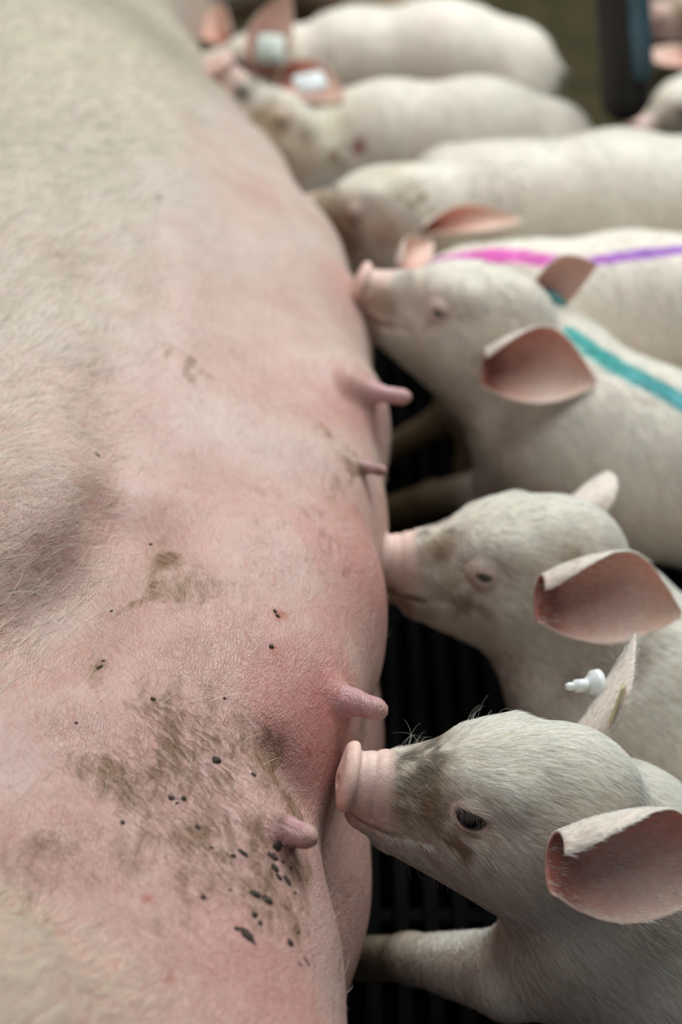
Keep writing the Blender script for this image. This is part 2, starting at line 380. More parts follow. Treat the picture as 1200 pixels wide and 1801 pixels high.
# skin colour
def blob(c, r, p, nz=.5, ns=60.0, stretch=None):
    q = p - c
    if stretch is not None:
        dr, k = stretch; al = q @ dr; q = q - np.outer(al, dr) * (1 - 1 / k)
    d = np.sqrt((q * q).sum(1)) / r; return 1 - sstep(.35, 1.15, d + nz * (fbm(p, ns) - .5) * 2)
pv = vs
n1 = fbm(pv, 14); n2 = fbm(pv + 5, 42); n3 = fbm(pv + 9, 160, 2)
cream = np.array([.57, .475, .40]); pink = np.array([.60, .365, .31]); red = np.array([.55, .19, .17]); brn = np.array([.20, .105, .05]); olive = np.array([.30, .235, .10])
up = sstep(.55, 1.05, pv[:, 1]) * .55 + sstep(-.05, -.25, pv[:, 0]) * .45
wc = np.clip(.15 * sstep(.6, .8, pv[:, 1]) - .12 * sstep(.62, .5, pv[:, 1]) + up + (n1 - .5) * 1.1 + (n2 - .5) * .6, 0, 1)
col = pink * (1 - wc[:, None]) + cream * wc[:, None]
col *= (1 + (n2 - .5)[:, None] * .22 + (n3 - .5)[:, None] * .14)
def mixin(mask, c, amt):
    global col; m = (np.clip(mask * amt, 0, 1))[:, None]; col = col * (1 - m) + np.asarray(c) * m
def S(px, py): return march(sow, px, py)
for (x, y, r, a) in ((560, 1195, .045, .55), (585, 1225, .022, .45), (575, 1330, .034, .50), (540, 1290, .03, .3), (628, 690, .045, .45), (640, 1000, .05, .60), (645, 940, .02, .45), (440, 1690, .040, .28), (500, 1740, .04, .25), (600, 500, .045, .5), (480, 355, .04, .3),
                     (500, 1478, .012, .3), (600, 880, .03, .25), (575, 720, .035, .2), (250, 1250, .04, .15), (80, 1450, .04, .12)):
    mixin(blob(S(x, y), r, pv, .6, 45) * (.6 + .8 * n2), red, a * .75)
stA = nrm(S(520, 1440) - S(300, 1290))
BR = [(250, 1400, .020, .55), (210, 1385, .012, .5), (330, 1420, .024, .45), (400, 1450, .024, .45), (440, 1500, .026, .50), (470, 1550, .022, .5), (350, 1310, .026, .50), (430, 1330, .020, .55), (470, 1330, .012, .55), (495, 1380, .014, .7), (515, 1410, .012, .7), (420, 1280, .010, .5),
      (480, 1600, .018, .4), (140, 1340, .010, .45), (350, 1240, .016, .3), (265, 1200, .012, .2), (300, 1500, .03, .25), (620, 800, .018, .5), (600, 780, .012, .5), (590, 860, .02, .25), (350, 650, .016, .35), (560, 930, .03, .22), (30, 1560, .03, .30)]
dirt = np.zeros(len(pv))
for (x, y, r, a) in BR: dirt = np.maximum(dirt, blob(S(x, y), r * 1.15, pv, .75, 75, (stA, 1.5)) * a)
OL = [(275, 985, .013, .75), (290, 1030, .016, .55), (335, 1050, .012, .6), (320, 1000, .013, .35), (265, 1010, .009, .6), (410, 1040, .016, .3), (200, 1085, .008, .45), (180, 1170, .007, .6), (165, 1195, .006, .4), (340, 810, .012, .3), (470, 1350, .012, .3)]
for (x, y, r, a) in OL: dirt = np.maximum(dirt, blob(S(x, y), r * 1.1, pv, 1.0, 110) * a * .85); mixin(blob(S(x, y), r, pv, .8, 130), olive, a * .25)
for (x, y, r, a) in ((492, 1080, .0045, .8), (482, 1140, .003, .7), (262, 1578, .0035, .8), (470, 1268, .003, .4), (300, 890, .005, .25), (485, 1092, .003, .6), (300, 1725, .003, .6), (215, 1560, .003, .3), (545, 1320, .003, .4)): mixin(blob(S(x, y), r, pv, .8, 300), (.42, .10, .05), a)
tip = np.zeros(len(pv))
for (b, dr, L, r, fl) in TEATS:
    q = pv - b; al = q @ dr; rd = np.linalg.norm(q - np.outer(al, dr), axis=1)
    mixin(((al > .0) & (rd < r * 1.4)).astype(float), (.64, .36, .38), .75); mixin(sstep(L * .95, L + r, al) * (rd < r * 1.3), (.45, .32, .20), .5)
mixin(sstep(2.02, 2.12, pv[:, 1]), (.33, .22, .13), .8)
# sow skin material: creased and pebbled hide
def sow_skin():
    m, nt, b = newmat('sow_skin'); L = nt.links.new
    at = N(nt, 'ShaderNodeAttribute', attribute_name='col'); tc = N(nt, 'ShaderNodeTexCoord')
    mp = N(nt, 'ShaderNodeMapping'); mp.inputs['Rotation'].default_value = (0, 0, math.radians(14)); mp.inputs['Scale'].default_value = (1.0, .38, .8); L(tc.outputs['Object'], mp.inputs['Vector'])
    nd = N(nt, 'ShaderNodeTexNoise', i_Scale=55.0, i_Detail=2.0); L(tc.outputs['Object'], nd.inputs['Vector'])
    av = N(nt, 'ShaderNodeVectorMath', operation='SCALE'); av.inputs['Scale'].default_value = .009; L(nd.outputs['Color'], av.inputs[0])
    ad = N(nt, 'ShaderNodeVectorMath', operation='ADD'); L(mp.outputs[0], ad.inputs[0]); L(av.outputs[0], ad.inputs[1])
    vo = N(nt, 'ShaderNodeTexVoronoi', feature='DISTANCE_TO_EDGE', i_Scale=640.0); L(ad.outputs[0], vo.inputs['Vector'])
    cr = N(nt, 'ShaderNodeMapRange'); cr.inputs[1].default_value = 0; cr.inputs[2].default_value = .22; L(vo.outputs['Distance'], cr.inputs[0])
    nf = N(nt, 'ShaderNodeTexNoise', i_Scale=170.0, i_Detail=5.0, i_Roughness=.6); L(ad.outputs[0], nf.inputs['Vector'])
    # creases strongest on the near belly
    sm = N(nt, 'ShaderNodeSeparateXYZ'); L(tc.outputs['Object'], sm.inputs[0])
    ym = N(nt, 'ShaderNodeMapRange'); ym.inputs[1].default_value = .78; ym.inputs[2].default_value = .50; ym.inputs[3].default_value = .15; ym.inputs[4].default_value = 1; L(sm.outputs['Y'], ym.inputs[0])
    nm = N(nt, 'ShaderNodeTexNoise', i_Scale=22.0, i_Detail=2.0); L(tc.outputs['Object'], nm.inputs['Vector'])
    nr_ = N(nt, 'ShaderNodeMapRange'); nr_.inputs[1].default_value = .38; nr_.inputs[2].default_value = .62; nr_.inputs[3].default_value = .25; L(nm.outputs['Fac'], nr_.inputs[0])
    ms = N(nt, 'ShaderNodeMath', operation='MULTIPLY'); L(ym.outputs[0], ms.inputs[0]); L(nr_.outputs[0], ms.inputs[1])
    b1 = N(nt, 'ShaderNodeBump', i_Distance=.00026); L(ms.outputs[0], b1.inputs['Strength']); L(cr.outputs[0], b1.inputs['Height'])
    b2 = N(nt, 'ShaderNodeBump', i_Distance=.0012, i_Strength=.8); L(nf.outputs['Fac'], b2.inputs['Height']); L(b1.outputs[0], b2.inputs['Normal'])
    dp = N(nt, 'ShaderNodeVectorMath', operation='DOT_PRODUCT'); L(tc.outputs['Object'], dp.inputs[0]); dp.inputs[1].default_value = tuple(FB)
    nw = N(nt, 'ShaderNodeTexNoise', i_Scale=60.0, i_Detail=3.0); L(tc.outputs['Object'], nw.inputs['Vector'])
    ds = N(nt, 'ShaderNodeVectorMath', operation='DOT_PRODUCT'); L(tc.outputs['Object'], ds.inputs[0]); ds.inputs[1].default_value = tuple(stD)
    dk_ = N(nt, 'ShaderNodeMath', operation='MULTIPLY'); dk_.inputs[1].default_value = .22; L(ds.outputs['Value'], dk_.inputs[0])
    f1 = N(nt, 'ShaderNodeMath', operation='MULTIPLY_ADD'); f1.inputs[1].default_value = .010; L(nw.outputs['Fac'], f1.inputs[0]); L(dp.outputs['Value'], f1.inputs[2])
    cx = N(nt, 'ShaderNodeCombineXYZ'); L(f1.outputs[0], cx.inputs[0]); L(dk_.outputs[0], cx.inputs[1])
    f5 = N(nt, 'ShaderNodeTexNoise', i_Scale=430.0, i_Detail=3.5, i_Roughness=.6); L(cx.outputs[0], f5.inputs['Vector'])
    fv = N(nt, 'ShaderNodeMapRange'); fv.inputs[1].default_value = .36; fv.inputs[2].default_value = .56; L(f5.outputs['Fac'], fv.inputs[0]); f5 = fv
    b3 = N(nt, 'ShaderNodeBump', i_Distance=.0008); L(at.outputs['Alpha'], b3.inputs['Strength']); L(f5.outputs[0], b3.inputs['Height']); L(b2.outputs[0], b3.inputs['Normal'])
    L(b3.outputs[0], b.inputs['Normal'])
    # dirt rubbed into the creases
    da = N(nt, 'ShaderNodeAttribute', attribute_name='dirt')
    dn_ = N(nt, 'ShaderNodeTexNoise', i_Scale=95.0, i_Detail=6.0, i_Roughness=.68); L(ad.outputs[0], dn_.inputs['Vector'])
    d1 = N(nt, 'ShaderNodeMath', operation='MULTIPLY_ADD'); d1.inputs[1].default_value = 1.35; L(da.outputs['Fac'], d1.inputs[0]); nc = N(nt, 'ShaderNodeMapRange'); nc.inputs[1].default_value = .34; nc.inputs[2].default_value = .66; L(dn_.outputs['Fac'], nc.inputs[0]); L(nc.outputs[0], d1.inputs[2])
    d2 = N(nt, 'ShaderNodeMapRange'); d2.inputs[1].default_value = .78; d2.inputs[2].default_value = 1.42; L(d1.outputs[0], d2.inputs[0])
    iv = N(nt, 'ShaderNodeMapRange'); iv.inputs[3].default_value = 1.0; iv.inputs[4].default_value = .62; L(f5.outputs[0], iv.inputs[0])
    dfac = N(nt, 'ShaderNodeMath', operation='MULTIPLY'); L(d2.outputs[0], dfac.inputs[0]); L(iv.outputs[0], dfac.inputs[1])
    dlim = N(nt, 'ShaderNodeMapRange'); dlim.inputs[1].default_value = .02; dlim.inputs[2].default_value = .15; L(da.outputs['Fac'], dlim.inputs[0]); dm2 = N(nt, 'ShaderNodeMath', operation='MULTIPLY'); L(dfac.outputs[0], dm2.inputs[0]); L(dlim.outputs[0], dm2.inputs[1]); dfac = dm2
    # fine red flecks of the skin
    nz = N(nt, 'ShaderNodeTexNoise', i_Scale=420.0, i_Detail=4.0); L(ad.outputs[0], nz.inputs['Vector'])
    mr = N(nt, 'ShaderNodeMapRange'); mr.inputs[1].default_value = .50; mr.inputs[2].default_value = .72; mr.inputs[4].default_value = .42; L(nz.outputs['Fac'], mr.inputs[0])
    mx = N(nt, 'ShaderNodeMix', data_type='RGBA'); L(mr.outputs[0], mx.inputs[0]); L(at.outputs['Color'], mx.inputs[6])
    rd = N(nt, 'ShaderNodeMix', data_type='RGBA', blend_type='MULTIPLY'); rd.inputs[0].default_value = 1; rd.inputs[7].default_value = (.86, .52, .48, 1); L(at.outputs['Color'], rd.inputs[6]); L(rd.outputs[2], mx.inputs[7])
    c2 = N(nt, 'ShaderNodeMapRange'); c2.inputs[1].default_value = 0; c2.inputs[2].default_value = .5; c2.inputs[3].default_value = .16; c2.inputs[4].default_value = 0; L(cr.outputs[0], c2.inputs[0])
    cm = N(nt, 'ShaderNodeMath', operation='MULTIPLY'); L(c2.outputs[0], cm.inputs[0]); L(ms.outputs[0], cm.inputs[1])
    m3 = N(nt, 'ShaderNodeMix', data_type='RGBA'); L(cm.outputs[0], m3.inputs[0]); L(mx.outputs[2], m3.inputs[6]); m3.inputs[7].default_value = (.33, .14, .10, 1)
    m4 = N(nt, 'ShaderNodeMix', data_type='RGBA'); L(dfac.outputs[0], m4.inputs[0]); L(m3.outputs[2], m4.inputs[6]); dcol = N(nt, 'ShaderNodeMix', data_type='RGBA'); dcol.inputs[6].default_value = (.12, .058, .026, 1); dcol.inputs[7].default_value = (.20, .115, .045, 1); L(nm.outputs['Fac'], dcol.inputs[0]); L(dcol.outputs[2], m4.inputs[7])
    L(m4.outputs[2], b.inputs['Base Color'])
    b.inputs['Roughness'].default_value = .48; b.inputs['Specular IOR Level'].default_value = .35
    b.inputs['Subsurface Weight'].default_value = .18; b.inputs['Subsurface Radius'].default_value = (1, .35, .2); b.inputs['Subsurface Scale'].default_value = .004
    return m
fold = np.zeros(len(pv))
for (x, y, r_) in ((330, 1300, .03), (400, 1370, .03), (450, 1430, .026), (480, 1390, .022), (420, 1300, .022), (300, 1420, .026), (380, 1490, .028), (450, 1540, .03), (500, 1600, .02), (240, 1350, .02)): fold = np.maximum(fold, blob(S(x, y), r_, pv, .4, 45))
stD = nrm(S(520, 1480) - S(330, 1280))
FB = nrm(np.cross(nrm(grad(sow, S(400, 1390)[None])[0]), nrm(S(520, 1480) - S(330, 1280))))
sow_o = mesh('sow', vs, fc, sow_skin(), cols=np.concatenate([np.clip(col * .83, 0, 1), np.clip(fold + .30 * sstep(.72, .5, pv[:, 1]), 0, 1)[:, None]], 1))
dat = sow_o.data.attributes.new('dirt', 'FLOAT', 'POINT'); dat.data.foreach_set('value', np.clip(dirt, 0, 1).astype(F4))
tag(sow_o, 'large pink sow lying on her side with bare muddy belly and teats', 'sow')
# sow hair: pale bristles over the flank and thigh, sparse on the belly
dens = sstep(-.10, -.20, vs[:, 0]) * sstep(.45, .58, vs[:, 1]) * sstep(.25, .35, vs[:, 2]) + .9 * sstep(.34, .28, vs[:, 1]) * sstep(.385, .40, vs[:, 2]) * (vs[:, 0] < -.05) * 1.2 + 1.2 * (np.linalg.norm(vs - np.array([-.17, .27, .32]), axis=1) < .112)
dens = dens + .012 * (vs[:, 2] > .2)
dens *= (vs[:, 1] < 2.0) & (vs[:, 1] > .15) & (vs[:, 0] > -.40)
rt, tr, wt = scatter(vs, fc, 60000, dens)
nn = nrows(interp(sn, tr, wt)); fl = np.array([.55, .75, -.1]) + np.stack([fbm(rt, 13) - .5, fbm(rt + 3, 13) - .5, 0 * rt[:, 0]], 1) * 1.9 + rng.normal(0, .22, rt.shape)
fl = nrows(fl - nn * (fl * nn).sum(1)[:, None])
tnt = np.array([.82, .75, .60]) * (.55 + .65 * rng.random((len(rt), 1)))
hw = .022 * (.5 + .7 * rng.random(len(rt)))
add_hair('bristles', rt, fl, nn, hw, .00009 + .00008 * sstep(.7, 1.2, rt[:, 1]), np.clip(tnt, 0, 1), sow_o, M_fur, pts=6, droop=.8, curl=.16)

# dried dung crumbs stuck on the belly
def crumbs(name, spots, mat, parent, surf):
    V_ = []; F_ = []; k = 0
    base = []; 
    for i in range(7):
        for j in range(10):
            th = math.pi * i / 6; ph = 2 * math.pi * j / 10; base.append((math.sin(th) * math.cos(ph), math.sin(th) * math.sin(ph), math.cos(th)))
    base = np.array(base); bf = [[i * 10 + j, (i + 1) * 10 + j, (i + 1) * 10 + (j + 1) % 10, i * 10 + (j + 1) % 10] for i in range(6) for j in range(10)]
    for (px, py, a, b, ang) in spots:
        c = march(surf, px, py); n = nrm(grad(surf, c[None])[0]); ax = CR * math.cos(ang) - CU * math.sin(ang); ax = nrm(ax - n * (ax @ n)); bx = np.cross(n, ax)
        q = base * (1 + .5 * (fbm(base * 1.0 + px, 2.6, 3) - .5) * 2.2)[:, None]
        V_.append(c + q[:, :1] * ax * a + q[:, 1:2] * bx * b + q[:, 2:] * n * min(a, b) * .42); F_ += [[v + k for v in f] for f in bf]; k += len(base)
    return mesh(name, np.concatenate(V_), np.array(F_), mat, parent)
mm = .001
SP = [(488, 1488, 2.6, 1.4, -1.0), (480, 1506, 2.8, 1.3, .3), (484, 1527, 2.2, 1.3, 1.2), (491, 1542, 1.8, 1.0, 1.0), (505, 1548, 2.4, 1.0, 1.3), (428, 1500, 2.6, .8, .7), (411, 1505, 1.3, .9, 0), (436, 1645, 4.2, 1.5, 1.1), (417, 1633, 1.2, .9, 0), (511, 1658, 1.8, 1.3, 1.2),
      (358, 1578, 1.2, .9, .5), (216, 1446, 1.0, .9, 0), (450, 1572, 2.6, 1.2, .2), (470, 1582, 2.6, 1.6, .5), (448, 1608, 1.6, 1.2, 1), (458, 1623, 1.0, .9, 0), (302, 1403, 1.8, .9, .3), (324, 1404, 1.2, 1.0, 0), (348, 1454, 1.5, .7, 1.2), (381, 1337, 2.0, 1.5, .4), (176, 1173, 1.6, .8, 2), (196, 1075, .8, .6, 0), (182, 1162, .9, .5, 0),
      (484, 1075, 1.3, .8, 1.5), (489, 1083, 1.2, .9, 1.2), (478, 1137, 1.2, 1.0, 0), (265, 957, .9, .6, 0), (134, 1271, .8, .6, 0), (270, 1229, 1.2, .8, .3), (395, 1228, .8, .6, 0), (172, 800, 1.6, .8, -.3), (446, 1362, 1.2, .7, .8), (312, 1412, .7, .5, 0), (525, 1640, .8, .5, 0), (540, 1690, 2.2, .35, 1.4), (528, 1695, 1.6, .3, 1), (498, 1515, .9, .6, .4), (512, 1526, 1.0, .6, .7), (520, 1570, .8, .5, 1), (280, 347, 1.8, 1.2, 0), (405, 1565, .7, .5, 0), (372, 1490, .8, .5, 0), (497, 1487, .5, .4, 0)]
tag(crumbs('dung_specks', [(a, b, c * mm * 1.15, d * mm * 1.3, e) for a, b, c, d, e in SP], M_crumb, sow_o, sow), 'dark crumbs of dried dung', kind='stuff')
print('sow done', round(time.time() - T0, 1))

# ------------------------------------------------------------------ piglets
def head_sdf(h):
    """h: points in head space (x to the snout, y left, z up), metres of the nearest piglet"""
    ay = np.abs(h[:, 1]); m = np.stack([h[:, 0], ay, h[:, 2]], 1)
    d = ell(h, (0.012, 0, -.003), (.037, .031, .029))
    d = smin(d, ell(h, (.036, 0, .002), (.034, .026, .022)), .012)
    d = smin(d, ell(m, (.016, .022, -.034), (.036, .020, .032)), .022)
    d = smin(d, ell(m, (.040, .015, -.024), (.034, .016, .020)), .018)
    d = smin(d, rcone(h, (.050, 0, -.006), (.106, 0, -.0085), .0215, .0132), .016); d = smin(d, rcone(h, (.07, 0, -.016), (.100, 0, -.018), .020, .0125), .012)
    d = smin(d, rcone(h, (.022, 0, -.058), (.088, 0, -.037), .030, .0160), .018)
    d = smin(d, ell(h, (.1035, 0, -.0315), (.0115, .0110, .0085)), .0035)                 # lower lip
    d = smin(d, rcone(m, (.056, .015, .007), (.036, .021, .010), .004, .006), .014)   # brow
    # mouth line
    d = smax(d, -rcone(m, (.118, .004, -.0245), (.090, .0165, -.0275), .0014, .0014), .002)
    d = smax(d, -rcone(m, (.090, .0165, -.0275), (.072, .0235, -.0235), .0014, .0009), .002)
    # snout disc, tilted back at the top
    q = h - np.array([.1145, 0, -.0075], F4); c, s = math.cos(.16), math.sin(.16)
    qx = q[:, 0] * c + q[:, 2] * s; qz = -q[:, 0] * s + q[:, 2] * c
    rr = np.sqrt((q[:, 1] / 1.05) ** 2 + (qz / 1.0) ** 2)
    disc = np.sqrt(np.maximum(rr - .0138, 0) ** 2 + (qx + .0012 * (rr / .012) ** 2 - .001) ** 2) - .0034
    d = smin(d, disc, .0028)
    d = smax(d, -ell(np.stack([qx, np.abs(q[:, 1]), qz], 1), (.0045, .0055, .0005), (.005, .0021, .0032)), .0015)
    d = d + .0007 * np.exp(-((h[:, 0] - .1005) / .0011) ** 2) * (h[:, 2] > -.022) + .0005 * np.exp(-((h[:, 0] - .0945) / .0009) ** 2) * (h[:, 2] > -.018)
    # eye: socket hollow, lids around the ball
    E = np.array([.0535, .0232, -.0005], F4); qe = m - E
    d = smax(d, -(np.sqrt((qe * qe).sum(1)) - .0088), .006)
    lid = np.sqrt((qe * qe).sum(1)) - .0096
    u = qe[:, 0] * .93 + qe[:, 2] * .37; v = -qe[:, 0] * .37 + qe[:, 2] * .93
    alm = np.sqrt((u / 1.8) ** 2 + v ** 2) - LIDOPEN[0]
    lid = smax(lid, -np.maximum(alm, -qe[:, 1] + .001), .0016)
    d = smin(d, lid, .004)
    return d
LIDOPEN = [.0046]
EYE_C = np.array([.0535, .0232, -.0005]); EYE_R = .0086

def ear_mesh(root, tipp, Nn, W, curl=1.0, L0=None, bend=0.0, nu=44, nv=32, side=1, marks=()):
    root = np.asarray(root); tipp = np.asarray(tipp); a = nrm(tipp - root); L = np.linalg.norm(tipp - root)
    n = nrm(Nn - a * (Nn @ a)); wv = np.cross(a, n) * side
    u = np.linspace(0, 1, nu)[:, None]; v = np.linspace(-1, 1, nv)[None, :]
    kn = np.array([0, .12, .25, .4, .55, .7, .82, .92, 1.0]); kw = np.array([.60, .84, .96, 1.0, .93, .74, .50, .27, .04])
    uf = np.linspace(0, 1, 200); wf = np.interp(uf, kn, kw); wf = np.convolve(np.pad(wf, 8, 'edge'), np.ones(17) / 17, 'valid'); wd = W * .5 * np.interp(u, uf, wf) + .0003
    Phi = (1.9 * (1 - u) ** 1.5 + .75) * curl * (.90 - .34 * np.tanh(3 * v)); rho = wd / Phi * (1 + .25 * Phi)
    ph = v * Phi
    sx = rho * np.sin(ph) ; sz = rho * (1 - np.cos(ph)) - rho * (1 - math.cos(.6)) * .3
    sag = bend * (u ** 2) * L; X_side = .10 * W * np.sin(u * math.pi)
    c = root[None, None] - a * .010 + (a * (L + .010)) * u[..., None]
    X = c + (sx - X_side)[..., None] * wv + (sz + sag)[..., None] * n
    # surface normal by differences
    du = np.gradient(X, axis=0); dv = np.gradient(X, axis=1); nn_ = np.cross(du, dv); nn_ /= np.maximum(np.linalg.norm(nn_, axis=2, keepdims=True), 1e-12)
    if (nn_[nu // 2, nv // 2] @ n) < 0: nn_ = -nn_
    th = (.0011 * (1 - .55 * np.abs(v) ** 3) * (1 - .4 * u) + 0 * u)[..., None]
    A = (X + nn_ * th).reshape(-1, 3); B = (X - nn_ * th).reshape(-1, 3)
    i = np.arange(nu - 1)[:, None]; j = np.arange(nv - 1)[None, :]; q = np.stack([i * nv + j, i * nv + j + 1, (i + 1) * nv + j + 1, (i + 1) * nv + j], -1).reshape(-1, 4)
    o = nu * nv; fcs = [q, q[:, ::-1] + o]
    e = []
    for k in range(nu - 1):
        e.append([k * nv, (k + 1) * nv, (k + 1) * nv + o, k * nv + o]); e.append([(k + 1) * nv - 1 + o, (k + 2) * nv - 1 + o, (k + 2) * nv - 1, (k + 1) * nv - 1])
    for k in range(nv - 1):
        e.append([k, k + o, k + 1 + o, k + 1]); b = (nu - 1) * nv; e.append([b + k + 1, b + k + 1 + o, b + k + o, b + k])
    f = np.concatenate(fcs + [np.array(e)])
    V_ = np.concatenate([A, B]); nor = np.concatenate([nn_.reshape(-1, 3), -nn_.reshape(-1, 3)])
    # orient faces outwards
    tr = V_[f[0]]; 
    if np.cross(tr[1] - tr[0], tr[2] - tr[0]) @ nn_[0, 0] < 0: f = f[:, ::-1]
    uu = np.concatenate([np.repeat(u, nv, 1).ravel()] * 2); vv = np.concatenate([np.repeat(v, nu, 0).ravel()] * 2); inner = np.r_[np.ones(o), np.zeros(o)]
    edge = sstep(.80, 1.0, np.abs(vv)) + sstep(.9, 1.0, uu); nz = fbm(V_, 120)
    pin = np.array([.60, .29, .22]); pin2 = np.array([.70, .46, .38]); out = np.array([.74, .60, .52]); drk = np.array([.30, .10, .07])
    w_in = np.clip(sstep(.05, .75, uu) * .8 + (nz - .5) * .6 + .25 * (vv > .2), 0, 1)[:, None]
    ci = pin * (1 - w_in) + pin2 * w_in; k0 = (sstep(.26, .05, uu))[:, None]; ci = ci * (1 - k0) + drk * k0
    bt = (sstep(.62, .85, uu) * .35 * (nz > .45))[:, None]; ci = ci * (1 - bt) + np.array([.50, .33, .18]) * bt
    C = np.where(inner[:, None] > 0, ci, out); em = np.clip(edge, 0, 1)[:, None] * .45; C = C * (1 - em) + np.array([.74, .62, .52]) * em
    for (mu, mv, mr_) in marks:
        k = (sstep(mr_, mr_ * .6, np.hypot((uu - mu) * L * .55, (vv - mv) * W * .5)))[:, None]; C = C * (1 - k) + np.array([.10, .075, .05]) * k
    return V_, f, nor, C, uu, vv, inner

def ear_tag(parent, pos, nor, updir, w_, h_, mat, stud=True, name='ear_tag', thick=.0012):
    n = nrm(nor); u = nrm(updir - n * (updir @ n)); r = np.cross(u, n)
    vs_ = []; seg = 6; pts = []
    for cx, cy, a0 in ((1, 1, 0), (-1, 1, 90), (-1, -1, 180), (1, -1, 270)):
        for k in range(seg + 1):
            a = math.radians(a0 + 90 * k / seg); rad = min(w_, h_) * .18; pts.append((cx * (w_ / 2 - rad) + rad * math.cos(a), cy * (h_ / 2 - rad) + rad * math.sin(a)))
    m_ = len(pts)
    for z in (-thick, thick): vs_ += [pos + r * x + u * y + n * z for x, y in pts]
    f = [list(range(m_))[::-1], [m_ + k for k in range(m_)]] + [[k, (k + 1) % m_, m_ + (k + 1) % m_, m_ + k] for k in range(m_)]
    t = mesh(name, np.array(vs_), f, mat, parent, smooth=False); t['label'] = 'flat plastic ear tag'
    if stud:
        p0 = pos + u * h_ * .2; v_, f_ = tube([p0 + n * .0005, p0 + n * .0022], .0032, 20); mesh('stud', v_, f_, mat, t)
    return t

def piglet(label, snout, Fc, Uc, s, spine, legs, ears, name='piglet', fine=.0022, hair=0, hair_r=.0001, group=None, mud=(), stripe=None, lidopen=.0052, tags=(), face_mud=.5, autoleg=(0, -1), tailup=True, cream=(.82, .75, .64), skinpink=.25, earpts=None, extra=None, hair_len=1.0):
    F = V(*Fc); U0 = V(*Uc); U = nrm(U0 - F * (U0 @ F)); Lf = np.cross(U, F)           # left = up x forward
    R3 = np.stack([F, Lf, U]); Hs = P(*snout); O = Hs - (F * .1165 + U * -.0075) * s
    LIDOPEN[0] = lidopen
    sp = [(P(a, b, c), r) for a, b, c, r in spine]
    lg = [[(P(a, b, c), r) for a, b, c, r in l] for l in legs]
    tailroot = sp[-1][0]; sd = nrm(sp[-1][0] - sp[-2][0]); 
    for k in autoleg:
        c, r = sp[k]; d = nrm(np.cross(nrm(sp[min(k + 1, -1) if k < 0 else k + 1][0] - sp[k - 1 if k < 0 else k][0]) if False else (sp[1][0] - sp[0][0]), (0, 0, 1)))
        front = (k != -1); bd = nrm((sp[-1][0] - sp[0][0]) * np.array([1, 1, 0]))
        for sgn in (1, -1):
            a0 = c + d * sgn * r * .55 + np.array([0, 0, -r * .35]); el = a0 + d * sgn * .006; el[2] = max(.09, a0[2] - .06); el = el + bd * (.008 if front else -.014)
            kn = el.copy(); kn[2] = .050; kn = kn + bd * (-.006 if front else .022); ft = kn.copy(); ft[2] = .010; ft += -bd * .006
            lg.append([(a0, .036 if front else .044), (el, .022), (kn, .0125), (ft, .0115)])
    pol = [c for c, r in sp]
    def f(p):
        h = ((p - O.astype(F4)) @ R3.T.astype(F4)) / F4(s); hd = np.full(len(p), 9.0, F4)
        near = (h * h).sum(1) < .20 ** 2
        if near.any(): hd[near] = head_sdf(h[near]) * s
        b = None
        hc = O - F * .004 * s - U * .022 * s
        q = rcone(p, hc, sp[0][0], .026 * s, sp[0][1]); b = q
        for (a, ra), (c, rc) in zip(sp[:-1], sp[1:]): b = smin(b, rcone(p, a, c, ra, rc), .03)
        for l in lg:
            L_ = None
            for (a, ra), (c, rc) in zip(l[:-1], l[1:]):
                q = rcone(p, a, c, ra, rc); L_ = q if L_ is None else smin(L_, q, .008)
            b = smin(b, L_, .026)
        tr0 = sp[-1][0] + sd * sp[-1][1] * .92 + np.array([0, 0, sp[-1][1] * .35])
        tl = rcone(p, tr0, tr0 + sd * .010 + np.array([0, 0, -.006]), .0065, .0045); tl = smin(tl, rcone(p, tr0 + sd * .010 + np.array([0, 0, -.006]), tr0 + sd * .012 + np.array([0, 0, -.036]), .0045, .0024), .004)
        b = smin(b, tl, .008)
        return smin(b, hd, .018 * s)
    # bounds
    allp = [c - r * 1.2 for c, r in sp] + [c + r * 1.2 for c, r in sp] + [c - r for l in lg for c, r in l] + [c + r for l in lg for c, r in l]
    hb = [O + F * x * s + Lf * y * s + U * z * s for x in (-.06, .125) for y in (-.05, .05) for z in (-.06, .05)]
    allp += hb + [sp[-1][0] + sd * (sp[-1][1] + .04)]
    lo = np.min(allp, 0) - .01; hi = np.max(allp, 0) + .01; hl = np.min(hb, 0); hh = np.max(hb, 0)
    ax = [graded(lo[k], hi[k], hl[k], hh[k], fine, max(.005, fine * 2)) for k in range(3)]
    vs, fc = polygonise(f, *ax); vs = project(f, vs, 2); nor = nrows(grad(f, vs)); vs[:, 2] = np.maximum(vs[:, 2], .001)
    for e in ears:            # seat each ear on the skull
        out_ = e.pop('out'); rp, tp = e['root'], e['tipp']
        if rp[2] is None:
            q = march(f, rp[0], rp[1]); D_s = -(q - CO) @ CB - out_; e['root'] = P(rp[0], rp[1], D_s); e['tipp'] = P(tp[0], tp[1], D_s + tp[2])
        else: e['root'] = P(*rp); e['tipp'] = P(*tp)
    # ---- colour
    h = ((vs - O) @ R3.T) / s; ay = np.abs(h[:, 1]); hm = np.stack([h[:, 0], ay, h[:, 2]], 1)
    nA = fbm(vs, 35); nB = fbm(vs + 3, 150, 2)
    base = np.array(cream); pk = np.array([.72, .50, .44])
    wv = np.clip(skinpink + (nA - .5) * .9, 0, 1)[:, None]; col = base * (1 - wv * .6) + pk * wv * .6
    def mx(mask, c, a):
        nonlocal col; m = np.clip(mask * a, 0, 1)[:, None]; col = col * (1 - m) + np.asarray(c) * m
    def g(c, r): q = hm - np.asarray(c); return np.exp(-(q * q).sum(1) / (r * r))
    inhead = (h * h).sum(1) < .16 ** 2
    br = np.array([.30, .20, .11]); dk = np.array([.12, .095, .07])
